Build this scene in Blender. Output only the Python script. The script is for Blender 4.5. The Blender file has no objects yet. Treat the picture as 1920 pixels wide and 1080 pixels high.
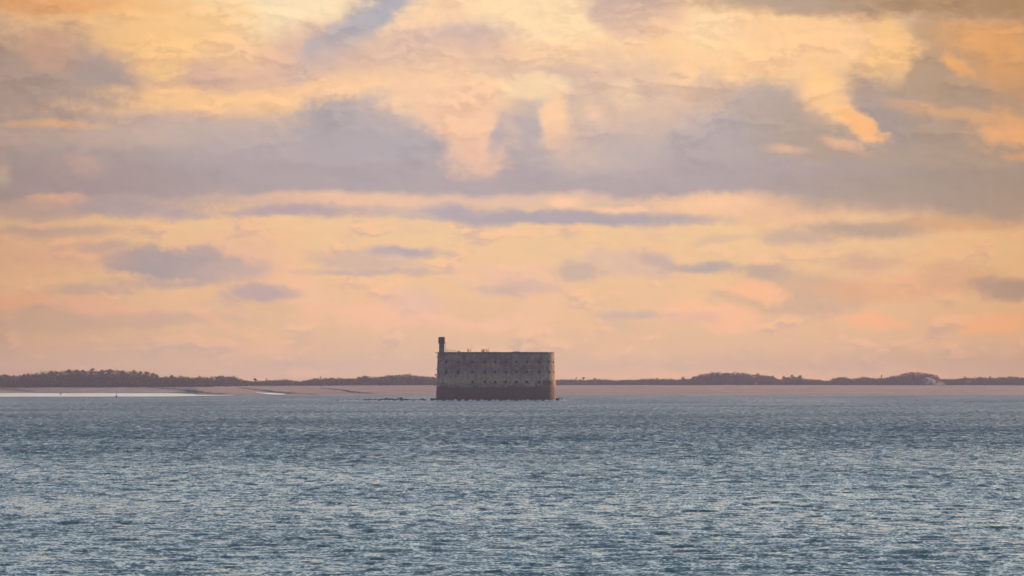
import bpy, math, random
import numpy as np
from mathutils import Vector, noise as mnoise

SC = bpy.context.scene
COL = SC.collection
R = math.radians
F = 12000.0          # focal length in pixels of the 1920 wide photograph
CAM_H = 10.2         # camera height over the sea
HOR = 718.0          # row of the true horizon

# ------------------------------------------------------------------ camera
cd = bpy.data.cameras.new('camera')
cam = bpy.data.objects.new('camera', cd)
COL.objects.link(cam)
cam.location = (0, 0, CAM_H)
cam.rotation_euler = (math.pi / 2 + math.atan((HOR - 540) / F), 0, 0)
cd.sensor_width = 36.0
cd.lens = 36.0 * F / 1920.0
cd.clip_start = 1.0
cd.clip_end = 40000.0
SC.camera = cam

SC.view_settings.view_transform = 'Standard'
SC.view_settings.look = 'None'
SC.view_settings.exposure = 0.7
SC.view_settings.gamma = 1.0
SC.cycles.use_denoising = True
SC.cycles.volume_bounces = 1
SC.cycles.max_bounces = 6

# ------------------------------------------------------------------ sun
SUN_AZ, SUN_EL = R(38), R(7)     # to the right of the view and beyond the fort
sd = Vector((math.sin(SUN_AZ) * math.cos(SUN_EL), math.cos(SUN_AZ) * math.cos(SUN_EL), math.sin(SUN_EL)))
sl = bpy.data.lights.new('sun', 'SUN')
sl.energy = 5.0
sl.angle = R(0.6)
sl.color = (1.0, 0.43, 0.16)
so = bpy.data.objects.new('sun', sl)
COL.objects.link(so)
so.rotation_euler = (-sd).to_track_quat('-Z', 'Y').to_euler()


# ------------------------------------------------------------------ node helpers
def lin(c):
    return tuple((v / 255 / 12.92 if v / 255 <= 0.04045 else ((v / 255 + 0.055) / 1.055) ** 2.4) for v in c) + (1.0,)


class NT:
    def __init__(s, tree):
        s.t = tree

    def n(s, kind, **kw):
        nd = s.t.nodes.new(kind)
        for k, v in kw.items():
            setattr(nd, k, v)
        return nd

    def put(s, sock, v):
        if isinstance(v, bpy.types.NodeSocket):
            s.t.links.new(v, sock)
        else:
            sock.default_value = v

    def math(s, op, a, b=None, c=None, clamp=False):
        nd = s.n('ShaderNodeMath', operation=op, use_clamp=clamp)
        for i, v in enumerate((a, b, c)):
            if v is not None:
                s.put(nd.inputs[i], v)
        return nd.outputs[0]

    def vmath(s, op, a, b=None, c=None):
        nd = s.n('ShaderNodeVectorMath', operation=op)
        for i, v in enumerate((a, b, c)):
            if v is not None:
                s.put(nd.inputs[i], v)
        return nd.outputs['Value'] if op in ('LENGTH', 'DOT_PRODUCT') else nd.outputs[0]

    def mapr(s, v, a, b, c=0.0, d=1.0, kind='SMOOTHSTEP'):
        nd = s.n('ShaderNodeMapRange', interpolation_type=kind)
        s.put(nd.inputs['Value'], v)
        for k, x in (('From Min', a), ('From Max', b), ('To Min', c), ('To Max', d)):
            s.put(nd.inputs[k], x)
        return nd.outputs[0]

    def noise(s, vec, scale, detail=4, rough=0.55, dist=0.0, lac=2.0):
        nd = s.n('ShaderNodeTexNoise')
        s.put(nd.inputs['Vector'], vec)
        nd.inputs['Scale'].default_value = scale
        nd.inputs['Detail'].default_value = detail
        nd.inputs['Roughness'].default_value = rough
        nd.inputs['Lacunarity'].default_value = lac
        nd.inputs['Distortion'].default_value = dist
        return nd

    def mix(s, fac, a, b, blend='MIX'):
        nd = s.n('ShaderNodeMix', data_type='RGBA', blend_type=blend)
        s.put(nd.inputs[0], fac)
        s.put(nd.inputs[6], a)
        s.put(nd.inputs[7], b)
        return nd.outputs[2]

    def ramp(s, fac, stops, interp='LINEAR'):
        nd = s.n('ShaderNodeValToRGB')
        cr = nd.color_ramp
        cr.interpolation = interp
        while len(cr.elements) < len(stops):
            cr.elements.new(0.5)
        for e, (p, c) in zip(cr.elements, stops):
            e.position = p
            e.color = c if len(c) == 4 else tuple(c) + (1,)
        s.put(nd.inputs[0], fac)
        return nd.outputs[0]

    def mapping(s, vec, loc=(0, 0, 0), rot=(0, 0, 0), scale=(1, 1, 1), kind='POINT'):
        nd = s.n('ShaderNodeMapping', vector_type=kind)
        s.put(nd.inputs['Vector'], vec)
        nd.inputs['Location'].default_value = loc
        nd.inputs['Rotation'].default_value = rot
        nd.inputs['Scale'].default_value = scale
        return nd.outputs[0]


# ------------------------------------------------------------------ the sky (world)
world = bpy.data.worlds.new('World')
SC.world = world
world.use_nodes = True
world.cycles.sampling_method = 'MANUAL'
world.cycles.sample_map_resolution = 512
W = NT(world.node_tree)
world.node_tree.nodes.clear()
wout = W.n('ShaderNodeOutputWorld')
tc = W.n('ShaderNodeTexCoord')
sep = W.n('ShaderNodeSeparateXYZ')
W.put(sep.inputs[0], tc.outputs['Generated'])
dx, dy, dz = sep.outputs
ysafe = W.math('MAXIMUM', dy, 0.05)
# direction coordinates: tangents of azimuth and elevation, in thousandths of the photograph's pixels
sx = W.math('MULTIPLY_ADD', W.math('DIVIDE', dx, ysafe), 12.0, 0.960)
sy = W.math('MULTIPLY_ADD', W.math('DIVIDE', dz, ysafe), -12.0, 0.718)
comb = W.n('ShaderNodeCombineXYZ')
W.put(comb.inputs[0], sx)
W.put(comb.inputs[1], sy)
P0 = comb.outputs[0]
# turbulence that frays all cloud edges
wa = W.noise(W.mapping(P0, scale=(1, 1.5, 1)), 5.5, 3, 0.5)
wb = W.noise(W.mapping(P0, loc=(7, 3, 0), scale=(1, 1.35, 1)), 20.0, 4, 0.6)
wv = W.vmath('MULTIPLY_ADD', W.vmath('SUBTRACT', wa.outputs['Color'], (0.5, 0.5, 0.5)), (0.10, 0.036, 0), P0)
PW = W.vmath('MULTIPLY_ADD', W.vmath('SUBTRACT', wb.outputs['Color'], (0.5, 0.5, 0.5)), (0.030, 0.022, 0), wv)
fb = W.noise(W.mapping(P0, loc=(2, 9, 0), scale=(1, 1.5, 1)), 11.0, 5, 0.6).outputs['Fac']
fb2 = W.noise(W.mapping(P0, loc=(5, 4, 0), scale=(1, 1.25, 1)), 30.0, 5, 0.65).outputs['Fac']
fbs = W.math('MULTIPLY_ADD', fb, 0.5, W.math('MULTIPLY', fb2, 0.5))
fb = W.math('MULTIPLY_ADD', fb2, 0.42, W.math('MULTIPLY', fb, 0.62))
rough_sig = {}


def rsig(a, small):
    if (a, small) not in rough_sig:
        rough_sig[(a, small)] = W.math('MULTIPLY_ADD', fbs if small else fb, 2 * a, -a)
    return rough_sig[(a, small)]


# clear hazy air between the clouds
colr = W.ramp(W.mapr(sy, -0.3, 0.8, kind='LINEAR'), [
    (0.0, lin((238, 212, 180))), (0.27, lin((253, 215, 172))), (0.40, lin((245, 204, 162))), (0.55, lin((236, 196, 160))),
    (0.66, lin((242, 201, 156))), (0.76, lin((240, 196, 153))), (0.86, lin((233, 190, 153))),
    (0.93, lin((222, 184, 154))), (1.0, lin((226, 182, 148)))])
# general scattered cloud everywhere, drawn out along the horizon
gn = W.noise(W.mapping(P0, loc=(4, 1, 0), scale=(1, 3.2, 1)), 3.4, 8, 0.58, 0.3).outputs['Fac']
colr = W.mix(W.mapr(gn, 0.52, 0.70, 0, 0.38), colr, lin((208, 180, 164)))
gp = W.noise(W.mapping(P0, loc=(1.7, 5, 0), scale=(1, 2.3, 1)), 6.5, 8, 0.6, 0.4).outputs['Fac']
colr = W.mix(W.mapr(gp, 0.52, 0.68, 0, 0.35), colr, lin((255, 196, 150)))

CREAM, GOLD, PEACH, PINK = (255, 221, 177), (255, 209, 162), (255, 198, 152), (236, 190, 164)
MAUVE, BLUE, PALE, TAN, BROWN = (186, 172, 171), (170, 168, 178), (208, 181, 168), (182, 162, 148), (196, 158, 120)
# x, y, radius x, radius y, turn in degrees, colour, strength, softness, raggedness
B0 = None
B = [
    # --- upper sky
    (480, 10, 210, 80, 0, (253, 229, 188), 1, .5, .15),
    (250, 75, 230, 130, 0, (255, 208, 148), .9, .6, .3),
    (20, 8, 260, 22, 0, (240, 170, 110), .7, .9, .2),
    (70, 185, 270, 130, 8, (190, 168, 156), .95, .5, .35),
    (330, 195, 330, 55, 3, (208, 176, 158), .9, .6, .3),
    (300, 95, 120, 62, 20, (255, 208, 150), .9, .6, .4),
    (90, 170, 210, 84, 14, (186, 167, 158), .9, .5, .45),
    (190, 128, 60, 40, 20, (180, 165, 163), .7, .7, .45),
    (90, 92, 70, 34, 10, (225, 180, 152), .6, .9, .4),
    (395, 150, 70, 36, 0, (205, 174, 162), .85, .8, .4),
    (600, 105, 230, 58, -8, (226, 187, 166), .9, .6, .4),
    (640, 185, 460, 34, -3, (255, 207, 158), .95, .6, .3),
    (360, 185, 150, 22, 4, (255, 207, 154), .9, .7, .4),
    (390, 212, 60, 20, 0, (255, 206, 154), .9, .7, .4),
    (780, 170, 200, 40, 0, (255, 209, 163), .8, .7, .4),
    (445, 95, 70, 40, 0, (255, 210, 158), .6, .8, .4),
    (1010, 55, 300, 110, 10, CREAM, 1, .45, .3),
    (800, 40, 90, 60, -20, (250, 208, 170), .8, .7, .3),
    (660, 62, 125, 34, -34, (198, 184, 180), .85, .9, .5),
    (690, 40, 70, 27, -36, (180, 176, 182), .95, .8, .45),
    (598, 88, 40, 18, -30, (188, 180, 182), .8, .9, .5),
    (735, 6, 50, 20, -20, (180, 176, 183), .9, .7, .5),
    (625, 108, 90, 16, -10, (214, 184, 172), .6, .9, .4),
    (690, 8, 30, 14, 0, (252, 232, 195), .0, .6, .3),
    (860, 74, 120, 36, 0, (208, 181, 172), .95, .7, .4),
    (850, 105, 190, 36, 2, (226, 190, 168), .95, .8, .3),
    (1040, 140, 210, 15, 0, (210, 176, 166), .95, .7, .45),
    (1130, 110, 180, 36, 4, (248, 202, 160), .7, .9, .4),
    (1190, 12, 105, 62, 22, (208, 178, 166), .95, .35, .3),
    (1370, 95, 200, 110, 0, (255, 209, 164), .9, .8, .4),
    (1490, 100, 240, 92, 0, (255, 209, 160), .95, .45, .4),
    (1340, 45, 60, 60, 0, CREAM, .7, .9, .4),
    (1860, 170, 250, 190, 0, (192, 165, 140), 1, .4, .3),
    (1870, 75, 120, 36, 6, (244, 184, 124), .8, .7, .4),
    (1890, 130, 80, 44, 30, (240, 178, 118), .7, .9, .4),
    (1797, 122, 32, 13, 30, (250, 188, 124), .85, .8, .5),
    (1665, 100, 50, 64, -10, (253, 206, 148), .95, .5, .55),
    (1760, -4, 430, 34, 0, (184, 152, 122), 1, .45, .2),
    (1480, 2, 140, 22, 4, (190, 168, 150), .9, .8, .3),
    # --- the long grey mass
    (960, 300, 1400, 82, 0, MAUVE, .95, .5, .18),
    (240, 310, 420, 75, 0, (182, 167, 166), .9, .7, .2),
    (300, 255, 430, 26, 0, (206, 182, 168), .8, .9, .3),
    (420, 250, 260, 30, 0, (208, 186, 174), .8, .9, .3),
    (700, 262, 150, 92, 0, (176, 167, 171), .95, .38, .4),
    (760, 215, 110, 44, 0, (196, 180, 176), .8, .7, .4),
    (560, 290, 220, 50, 0, (184, 172, 176), .8, .7, .3),
    (1395, 232, 165, 78, 0, (180, 168, 167), 1, .36, .4),
    (1300, 262, 150, 60, 0, (184, 172, 173), .9, .6, .3),
    (1480, 200, 90, 44, 0, (190, 173, 166), .85, .6, .35),
    (1710, 265, 290, 110, 0, (182, 163, 150), .95, .6, .25),
    (1660, 225, 60, 60, 0, (174, 160, 156), .8, .6, .3),
    (800, 333, 760, 30, 0, (180, 166, 168), .8, .35, .14),
    (100, 345, 300, 38, 0, (178, 162, 163), .9, .4, .12),
    (1330, 335, 420, 32, 0, (180, 165, 168), .9, .3, .12),
    (1300, 185, 110, 34, -12, (238, 196, 160), .5, .9, .4),
    (105, 234, 95, 7, 2, (238, 190, 150), .9, .9, .3),
    (1150, 190, 150, 80, 0, (220, 190, 170), .9, .7, .4),
    (850, 178, 150, 66, 8, (247, 204, 166), .95, .6, .4),
    (1130, 300, 120, 46, 0, (198, 180, 175), .8, .8, .3),
    (880, 232, 82, 74, 20, (246, 200, 166), .95, .5, .45),
    (902, 285, 46, 40, 14, (240, 194, 167), .85, .7, .5),
    (1015, 215, 62, 72, -20, (200, 182, 174), .75, .8, .55),
    (1000, 162, 56, 26, 4, (252, 218, 174), .9, .7, .5),
    (960, 150, 60, 18, 0, (250, 212, 172), .6, .9, .5),
    (982, 252, 48, 38, 10, (184, 172, 175), .7, .8, .6),
    (934, 258, 16, 40, 16, (182, 171, 176), .8, .7, .5),
    (966, 258, 18, 26, -30, (224, 192, 172), .55, .9, .55),
    (1046, 226, 24, 46, -8, (254, 208, 166), .95, .6, .55),
    (1060, 262, 30, 30, 10, (238, 196, 168), .7, .8, .5),
    (1085, 292, 46, 22, 10, (214, 186, 172), .7, .9, .5),
    (1172, 180, 24, 32, 30, (250, 214, 176), .5, .8, .5),
    (1112, 212, 16, 16, 0, (240, 200, 172), .7, .8, .5),
    (1548, 172, 74, 44, 42, (248, 204, 160), .9, .8, .5),
    (1585, 210, 74, 30, 44, (252, 204, 154), .95, .6, .5),
    (1610, 234, 40, 19, 36, (252, 198, 146), .85, .8, .6),
    (1545, 150, 40, 26, 60, (255, 208, 152), .9, .7, .5),
    (1615, 240, 44, 22, 30, (255, 194, 136), .95, .6, .4),
    (1470, 278, 40, 9, 4, (238, 192, 160), .7, .9, .5),
    (1585, 275, 40, 9, 22, (240, 190, 154), .7, .9, .5),
    (1900, 242, 66, 34, -8, (250, 190, 138), .9, .8, .5),
    (1800, 208, 130, 12, 8, (232, 184, 142), .7, .9, .3),
    (1910, 292, 40, 8, 0, (236, 178, 130), .8, .9, .3),
    (150, 312, 50, 22, 0, (214, 182, 166), .6, .9, .4),
    (0, 325, 20, 26, 0, (226, 200, 170), .5, .9, .4),
    # --- under the mass
    (60, 372, 190, 8, 0, (178, 162, 160), .6, .9, .2),
    (700, 376, 250, 13, 1, (242, 196, 166), .8, .8, .25),
    (115, 380, 62, 12, 0, (250, 194, 158), .9, .8, .4),
    (1010, 372, 170, 11, 0, (238, 196, 170), .65, .8, .4),
    (1440, 392, 230, 24, 2, (238, 192, 158), .85, .7, .3),
    (1330, 380, 90, 20, 0, (252, 202, 164), .9, .7, .5),
    (1060, 380, 46, 9, 0, (255, 204, 168), .9, .8, .5),
    (1150, 390, 36, 8, 0, (252, 200, 166), .8, .8, .5),
    (1190, 388, 24, 7, 0, (255, 202, 168), .8, .8, .5),
    (1780, 362, 340, 48, 3, (177, 160, 151), .9, .6, .25),
    (240, 392, 130, 19, 3, (186, 168, 170), .95, .6, .3),
    (60, 396, 110, 18, 0, (196, 172, 164), .8, .8, .3),
    (560, 397, 170, 11, -2, (188, 168, 172), .95, .8, .25),
    (855, 400, 72, 19, 6, (188, 173, 176), .9, .7, .35),
    (1050, 407, 280, 14, 1, (182, 168, 173), 1, .6, .25),
    (770, 398, 60, 7, 12, (212, 186, 168), .7, .9, .3),
    (90, 432, 160, 11, 0, (198, 172, 160), .8, .9, .3),
    (1640, 428, 110, 15, 0, (188, 166, 152), .9, .7, .3),
    (1800, 420, 120, 12, 0, (222, 176, 138), .7, .9, .3),
    (1530, 446, 26, 6, 0, PALE, .5, .9, .3),
    # --- small flat clouds low down
    (185, 463, 62, 10, 0, (196, 173, 164), .85, .8, .4),
    (450, 492, 110, 42, 12, (243, 192, 160), .9, .6, .4),
    (320, 498, 118, 30, 3, (182, 167, 166), 1, .38, .4),
    (380, 478, 40, 16, 0, (188, 170, 166), .8, .6, .5),
    (430, 512, 80, 22, 0, (202, 177, 168), .85, .7, .4),
    (330, 532, 140, 8, 0, (196, 174, 166), .7, .9, .3),
    (575, 545, 66, 30, 20, (248, 196, 160), .85, .7, .4),
    (500, 551, 76, 15, 0, (194, 172, 170), .9, .6, .35),
    (160, 546, 80, 12, 0, (200, 174, 160), .7, .8, .4),
    (755, 472, 74, 11, 1, (186, 170, 172), .95, .7, .35),
    (690, 492, 100, 20, 5, (212, 182, 168), .8, .7, .4),
    (700, 511, 130, 7, 0, (196, 174, 168), .7, .9, .3),
    (965, 520, 92, 30, 0, (242, 194, 166), .85, .7, .5),
    (972, 541, 84, 14, 0, (206, 178, 168), .75, .8, .5),
    (1180, 492, 100, 28, 8, (224, 188, 168), .85, .7, .5),
    (1088, 508, 50, 18, 0, (200, 176, 166), .75, .7, .5),
    (1230, 488, 42, 14, 20, (202, 176, 166), .8, .8, .4),
    (1325, 505, 66, 11, 0, (188, 170, 164), .95, .7, .35),
    (1480, 441, 66, 14, 0, (206, 177, 160), .85, .8, .4),
    (1350, 450, 50, 8, -10, (216, 184, 162), .6, .9, .4),
    (1490, 552, 130, 46, 0, (212, 178, 154), .8, .4, .25),
    (1430, 512, 44, 15, 0, (198, 173, 158), .85, .7, .4),
    (1620, 490, 66, 20, 0, (212, 174, 154), .75, .8, .4),
    (1420, 552, 66, 20, 12, (255, 194, 152), .95, .55, .5),
    (1650, 542, 130, 26, 0, (236, 180, 142), .7, .7, .5),
    (1800, 530, 96, 28, 6, (226, 180, 148), .7, .7, .5),
    (1880, 542, 62, 18, 4, (186, 162, 148), .9, .6, .35),
    (1330, 596, 92, 23, 8, (255, 194, 156), .95, .55, .5),
    (1300, 600, 50, 12, 0, (222, 184, 164), .6, .9, .4),
    (1180, 592, 70, 8, 0, (206, 180, 168), .8, .8, .4),
    (1632, 604, 72, 15, 2, (255, 190, 146), .9, .6, .5),
    (1870, 603, 66, 20, -4, (255, 190, 142), .9, .6, .5),
    (60, 598, 210, 34, 0, (205, 174, 156), .6, .8, .4),
    (70, 480, 170, 34, 0, (232, 180, 156), .5, .9, .4),
    (30, 565, 60, 12, 0, (250, 184, 146), .6, .8, .5),
    (200, 580, 110, 13, 4, (250, 190, 156), .7, .8, .5),
    (330, 600, 150, 14, 0, (205, 176, 162), .6, .8, .4),
    (390, 592, 60, 14, 30, (250, 192, 158), .6, .8, .5),
    (700, 592, 120, 24, 4, (252, 194, 160), .75, .7, .5),
    (775, 570, 52, 26, 10, (234, 190, 168), .75, .7, .5),
    (860, 605, 100, 14, 4, (250, 194, 160), .7, .8, .5),
    (960, 605, 70, 14, 0, (252, 196, 162), .7, .8, .5),
    (1020, 590, 50, 50, 0, (250, 196, 160), .55, .9, .5),
    (280, 655, 170, 22, 0, (214, 182, 160), .5, .9, .4),
    (500, 655, 100, 10, 8, (244, 190, 156), .5, .9, .5),
    (1800, 680, 500, 20, 0, (200, 166, 138), .35, .9, .3),
    (1250, 702, 500, 9, 0, (246, 190, 148), .6, .9, .2),
    (150, 700, 200, 10, 0, (214, 172, 148), .4, .9, .2),
]
# a field of small cumulus: rosy where the top faces the light, mauve underneath
pc = W.vmath('MULTIPLY_ADD', W.vmath('SUBTRACT', wb.outputs['Color'], (0.5, 0.5, 0.5)), (0.03, 0.02, 0), P0)
k1 = W.noise(W.mapping(pc, loc=(0.4, 2.2, 0), scale=(1, 2.0, 1)), 9.0, 5, 0.55).outputs['Fac']
k2 = W.noise(W.mapping(W.vmath('ADD', pc, (0.008, -0.012, 0)), loc=(0.4, 2.2, 0), scale=(1, 2.0, 1)), 9.0, 5, 0.55).outputs['Fac']
ksh = W.mapr(W.math('SUBTRACT', k1, k2), -0.05, 0.07)
kcol = W.mix(ksh, lin((206, 176, 164)), lin((254, 198, 156)))
colr = W.mix(W.math('MULTIPLY', W.mapr(k1, 0.52, 0.62), W.mapr(sy, 0.74, 0.64, 0.2, 0.60)), colr, kcol)
PK = PW
for bi, (bx, by, rx, ry, rot, c, st, soft, rg) in enumerate(B):
    if st <= 0:
        continue
    if bi % 5 == 4:      # keeps the shader's nodes in painting order, so that it fits the renderer's stack
        PK = W.vmath('MULTIPLY_ADD', colr, (1e-7, 1e-7, 1e-7), PW)
    q = W.mapping(PK, loc=(bx / 1000, by / 1000, 0), rot=(0, 0, R(rot)), scale=(rx * 1.12 / 1000, ry * 1.12 / 1000, 1), kind='TEXTURE')
    ln = W.math('ADD', W.vmath('LENGTH', q), rsig(round(rg * (2.4 if ry < 40 else 1.7), 2), ry < 40))
    m = W.mapr(ln, 1.0 + soft * 0.50, 1.0 - soft * 0.95, 0.0, st)
    colr = W.mix(m, colr, lin(c))
# fine billows: brightness where the cloud turns to the low sun on the right
bl1 = W.noise(W.mapping(PW, scale=(1, 1.4, 1)), 13.0, 4, 0.55).outputs['Fac']
bl2 = W.noise(W.mapping(W.vmath('ADD', PW, (0.012, -0.010, 0)), scale=(1, 1.4, 1)), 13.0, 4, 0.55).outputs['Fac']
rel = W.math('MULTIPLY', W.math('SUBTRACT', bl1, bl2), W.math('MULTIPLY', W.mapr(sy, 0.72, 0.12, 0.25, 0.8), W.mapr(fb, 0.40, 0.62, 0.25, 1.0)))
colr = W.mix(1.0, colr, W.ramp(W.math('ADD', rel, 0.5, clamp=True), [(0.3, (0.90, 0.90, 0.93)), (0.5, (1, 1, 1)), (0.7, (1.08, 1.06, 1.05))]), 'MULTIPLY')
kmass = W.math('MULTIPLY', W.mapr(sy, 0.36, 0.20, 0.1, 1.0), W.mapr(k1, 0.44, 0.58, 0.0, 0.7))
colr = W.mix(kmass, colr, W.mix(1.0, colr, W.ramp(ksh, [(0.0, (0.86, 0.84, 0.88)), (0.5, (1, 1, 1)), (1.0, (1.11, 1.07, 1.03))]), 'MULTIPLY'))
# the light of the sky fades and warms away from its bright middle
az = W.ramp(W.mapr(sx, -0.6, 2.6, kind='LINEAR'), [
    (0.0, (0.62, 0.55, 0.5)), (0.19, (0.80, 0.74, 0.68)), (0.29, (0.93, 0.90, 0.87)), (0.42, (1, 1, 1)), (0.60, (1, 0.99, 0.96)),
    (0.70, (0.97, 0.93, 0.88)), (0.79, (0.88, 0.79, 0.67)), (1.0, (0.7, 0.55, 0.4))])
colr = W.mix(1.0, colr, az, 'MULTIPLY')
bg_patch = W.n('ShaderNodeBackground')
W.put(bg_patch.inputs[0], colr)
bg_patch.inputs[1].default_value = 0.6156   # 1 / 2**exposure

# the rest of the dome: the physical sky with a broken high cloud sheet
sky = W.n('ShaderNodeTexSky', sky_type='NISHITA')
sky.sun_disc = False
sky.sun_elevation = SUN_EL
sky.sun_rotation = SUN_AZ
sky.dust_density = 1.5
bg_sky = W.n('ShaderNodeBackground')
W.put(bg_sky.inputs[0], sky.outputs[0])
bg_sky.inputs[1].default_value = 0.06
cn = W.noise(W.mapping(tc.outputs['Generated'], scale=(1, 1, 3.2)), 3.2, 6, 0.55, 0.4).outputs['Fac']
hi = W.ramp(dz, [(0.0, (0.62, 0.42, 0.30)), (0.06, (0.52, 0.47, 0.44)), (0.12, (0.54, 0.63, 0.69)), (0.3, (0.54, 0.71, 0.83)), (0.8, (0.40, 0.52, 0.66))])
hi2 = W.ramp(dz, [(0.0, (0.40, 0.32, 0.30)), (0.12, (0.32, 0.33, 0.38)), (0.4, (0.22, 0.29, 0.37)), (0.9, (0.16, 0.23, 0.31))])
bg_hi = W.n('ShaderNodeBackground')
W.put(bg_hi.inputs[0], W.mix(W.mapr(cn, 0.44, 0.6), hi2, hi))
bg_hi.inputs[1].default_value = 1.0
sund = W.vmath('DOT_PRODUCT', tc.outputs['Generated'], tuple(sd))
W.put(bg_hi.inputs[1], W.mapr(sund, -0.7, 0.6, 0.31, 0.66))      # the sky opposite the low sun is duller
add = W.n('ShaderNodeAddShader')
W.put(add.inputs[0], bg_sky.outputs[0])
W.put(add.inputs[1], bg_hi.outputs[0])
inpatch = W.math('MULTIPLY', W.mapr(sy, -0.9, -0.25),
                 W.math('MULTIPLY', W.mapr(W.math('ABSOLUTE', W.math('SUBTRACT', sx, 0.96)), 3.0, 1.3),
                        W.math('GREATER_THAN', dy, 0.3)))
ms = W.n('ShaderNodeMixShader')
W.put(ms.inputs[0], inpatch)
W.put(ms.inputs[1], add.outputs[0])
W.put(ms.inputs[2], bg_patch.outputs[0])
W.put(wout.inputs[0], ms.outputs[0])


# ------------------------------------------------------------------ object helpers
def tag(o, label=None, cat=None, group=None, kind=None):
    if label:
        o['label'] = label
    if cat:
        o['category'] = cat
    if group:
        o['group'] = group
    if kind:
        o['kind'] = kind
    return o


def empty(name, loc):
    o = bpy.data.objects.new(name, None)
    o.location = loc
    o.empty_display_size = 0.5
    COL.objects.link(o)
    return o


class MB:
    """collects vertices and faces, links them as one mesh object"""

    def __init__(s):
        s.v, s.f = [], []

    def add(s, vs, fs):
        b = len(s.v)
        s.v += [tuple(v) for v in vs]
        s.f += [tuple(i + b for i in f) for f in fs]

    def box(s, c, size, rot=None):
        hx, hy, hz = (a / 2 for a in size)
        vs = [Vector((i * hx, j * hy, k * hz)) for i in (-1, 1) for j in (-1, 1) for k in (-1, 1)]
        if rot:
            vs = [rot @ v for v in vs]
        c = Vector(c)
        s.add([v + c for v in vs], [(0, 1, 3, 2), (4, 6, 7, 5), (0, 4, 5, 1), (2, 3, 7, 6), (0, 2, 6, 4), (1, 5, 7, 3)])

    def tube(s, a, b, ra, rb=None, n=6):
        rb = ra if rb is None else rb
        a, b = Vector(a), Vector(b)
        d = (b - a).normalized()
        u = d.orthogonal().normalized()
        w = d.cross(u)
        vs = [a + (u * math.cos(t) + w * math.sin(t)) * ra for t in [2 * math.pi * i / n for i in range(n)]]
        vs += [b + (u * math.cos(t) + w * math.sin(t)) * rb for t in [2 * math.pi * i / n for i in range(n)]]
        fs = [(i, (i + 1) % n, n + (i + 1) % n, n + i) for i in range(n)]
        fs += [tuple(range(n))[::-1], tuple(range(n, 2 * n))]
        s.add(vs, fs)

    def lathe(s, prof, n=16, c=(0, 0, 0)):
        vs = []
        for (r, z) in prof:
            for i in range(n):
                t = 2 * math.pi * i / n
                vs.append((c[0] + r * math.cos(t), c[1] + r * math.sin(t), c[2] + z))
        fs = []
        for k in range(len(prof) - 1):
            for i in range(n):
                j = (i + 1) % n
                fs.append((k * n + i, k * n + j, (k + 1) * n + j, (k + 1) * n + i))
        fs.append(tuple(range(n))[::-1])
        fs.append(tuple(range((len(prof) - 1) * n, len(prof) * n)))
        s.add(vs, fs)

    def build(s, name, m, parent=None, smooth=False, loc=None):
        me = bpy.data.meshes.new(name)
        me.from_pydata(s.v, [], s.f)
        me.materials.append(m)
        if smooth:
            me.polygons.foreach_set('use_smooth', [True] * len(me.polygons))
        me.update()
        o = bpy.data.objects.new(name, me)
        if parent:
            o.parent = parent
        if loc:
            o.location = loc
        COL.objects.link(o)
        return o


def np_mesh(name, verts, quads, m, smooth=False, tri=False):
    k = 3 if tri else 4
    me = bpy.data.meshes.new(name)
    me.vertices.add(len(verts))
    me.vertices.foreach_set('co', np.ascontiguousarray(verts, dtype=np.float32).ravel())
    me.loops.add(len(quads) * k)
    me.loops.foreach_set('vertex_index', np.ascontiguousarray(quads, dtype=np.int32).ravel())
    me.polygons.add(len(quads))
    me.polygons.foreach_set('loop_start', np.arange(0, len(quads) * k, k, dtype=np.int32))
    if smooth:
        me.polygons.foreach_set('use_smooth', np.ones(len(quads), dtype=bool))
    me.materials.append(m)
    me.update(calc_edges=True)
    o = bpy.data.objects.new(name, me)
    COL.objects.link(o)
    return o


def material(name):
    m = bpy.data.materials.new(name)
    m.use_nodes = True
    T = NT(m.node_tree)
    b = m.node_tree.nodes['Principled BSDF']
    return m, T, b


def simple_mat(name, ca, cb, scale, rough=0.85, detail=6, bump=0.0, stretch=(1, 1, 1)):
    m, T, b = material(name)
    c = T.n('ShaderNodeTexCoord')
    nz = T.noise(T.mapping(c.outputs['Object'], scale=stretch), scale, detail, 0.6).outputs['Fac']
    T.put(b.inputs['Base Color'], T.mix(T.mapr(nz, 0.35, 0.65), ca + (1,), cb + (1,)))
    b.inputs['Roughness'].default_value = rough
    if bump:
        bp = T.n('ShaderNodeBump')
        bp.inputs['Distance'].default_value = bump
        T.put(bp.inputs['Height'], nz)
        T.put(b.inputs['Normal'], bp.outputs[0])
    return m


def wx(px, D):
    return (px - 960.0) / F * D


def wz(py, D):
    return CAM_H + (HOR - py) * D / F


# ------------------------------------------------------------------ materials
M = {}
M['rock'] = simple_mat('rock', (0.012, 0.014, 0.014), (0.035, 0.036, 0.034), 1.2, 0.6, bump=0.2)
M['reef'] = simple_mat('reef', (0.03, 0.022, 0.024), (0.07, 0.05, 0.05), 0.08, 0.9)
M['leaf'] = simple_mat('leaf', (0.014, 0.020, 0.013), (0.042, 0.052, 0.032), 0.12, 0.8)
M['bark'] = simple_mat('bark', (0.05, 0.035, 0.028), (0.09, 0.06, 0.045), 0.8, 0.9)
M['weed'] = simple_mat('weed', (0.05, 0.045, 0.03), (0.10, 0.085, 0.05), 2.0, 0.8)
M['iron'] = simple_mat('iron', (0.03, 0.028, 0.028), (0.07, 0.05, 0.04), 3.0, 0.7)
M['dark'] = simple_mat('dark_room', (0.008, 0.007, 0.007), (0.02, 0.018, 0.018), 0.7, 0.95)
M['recess_shade'] = simple_mat('faint_recess_shade', (0.015, 0.014, 0.015), (0.045, 0.040, 0.040), 0.5, 0.95)  # dark grey painted in for the shade inside the fainter, shallower openings
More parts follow.
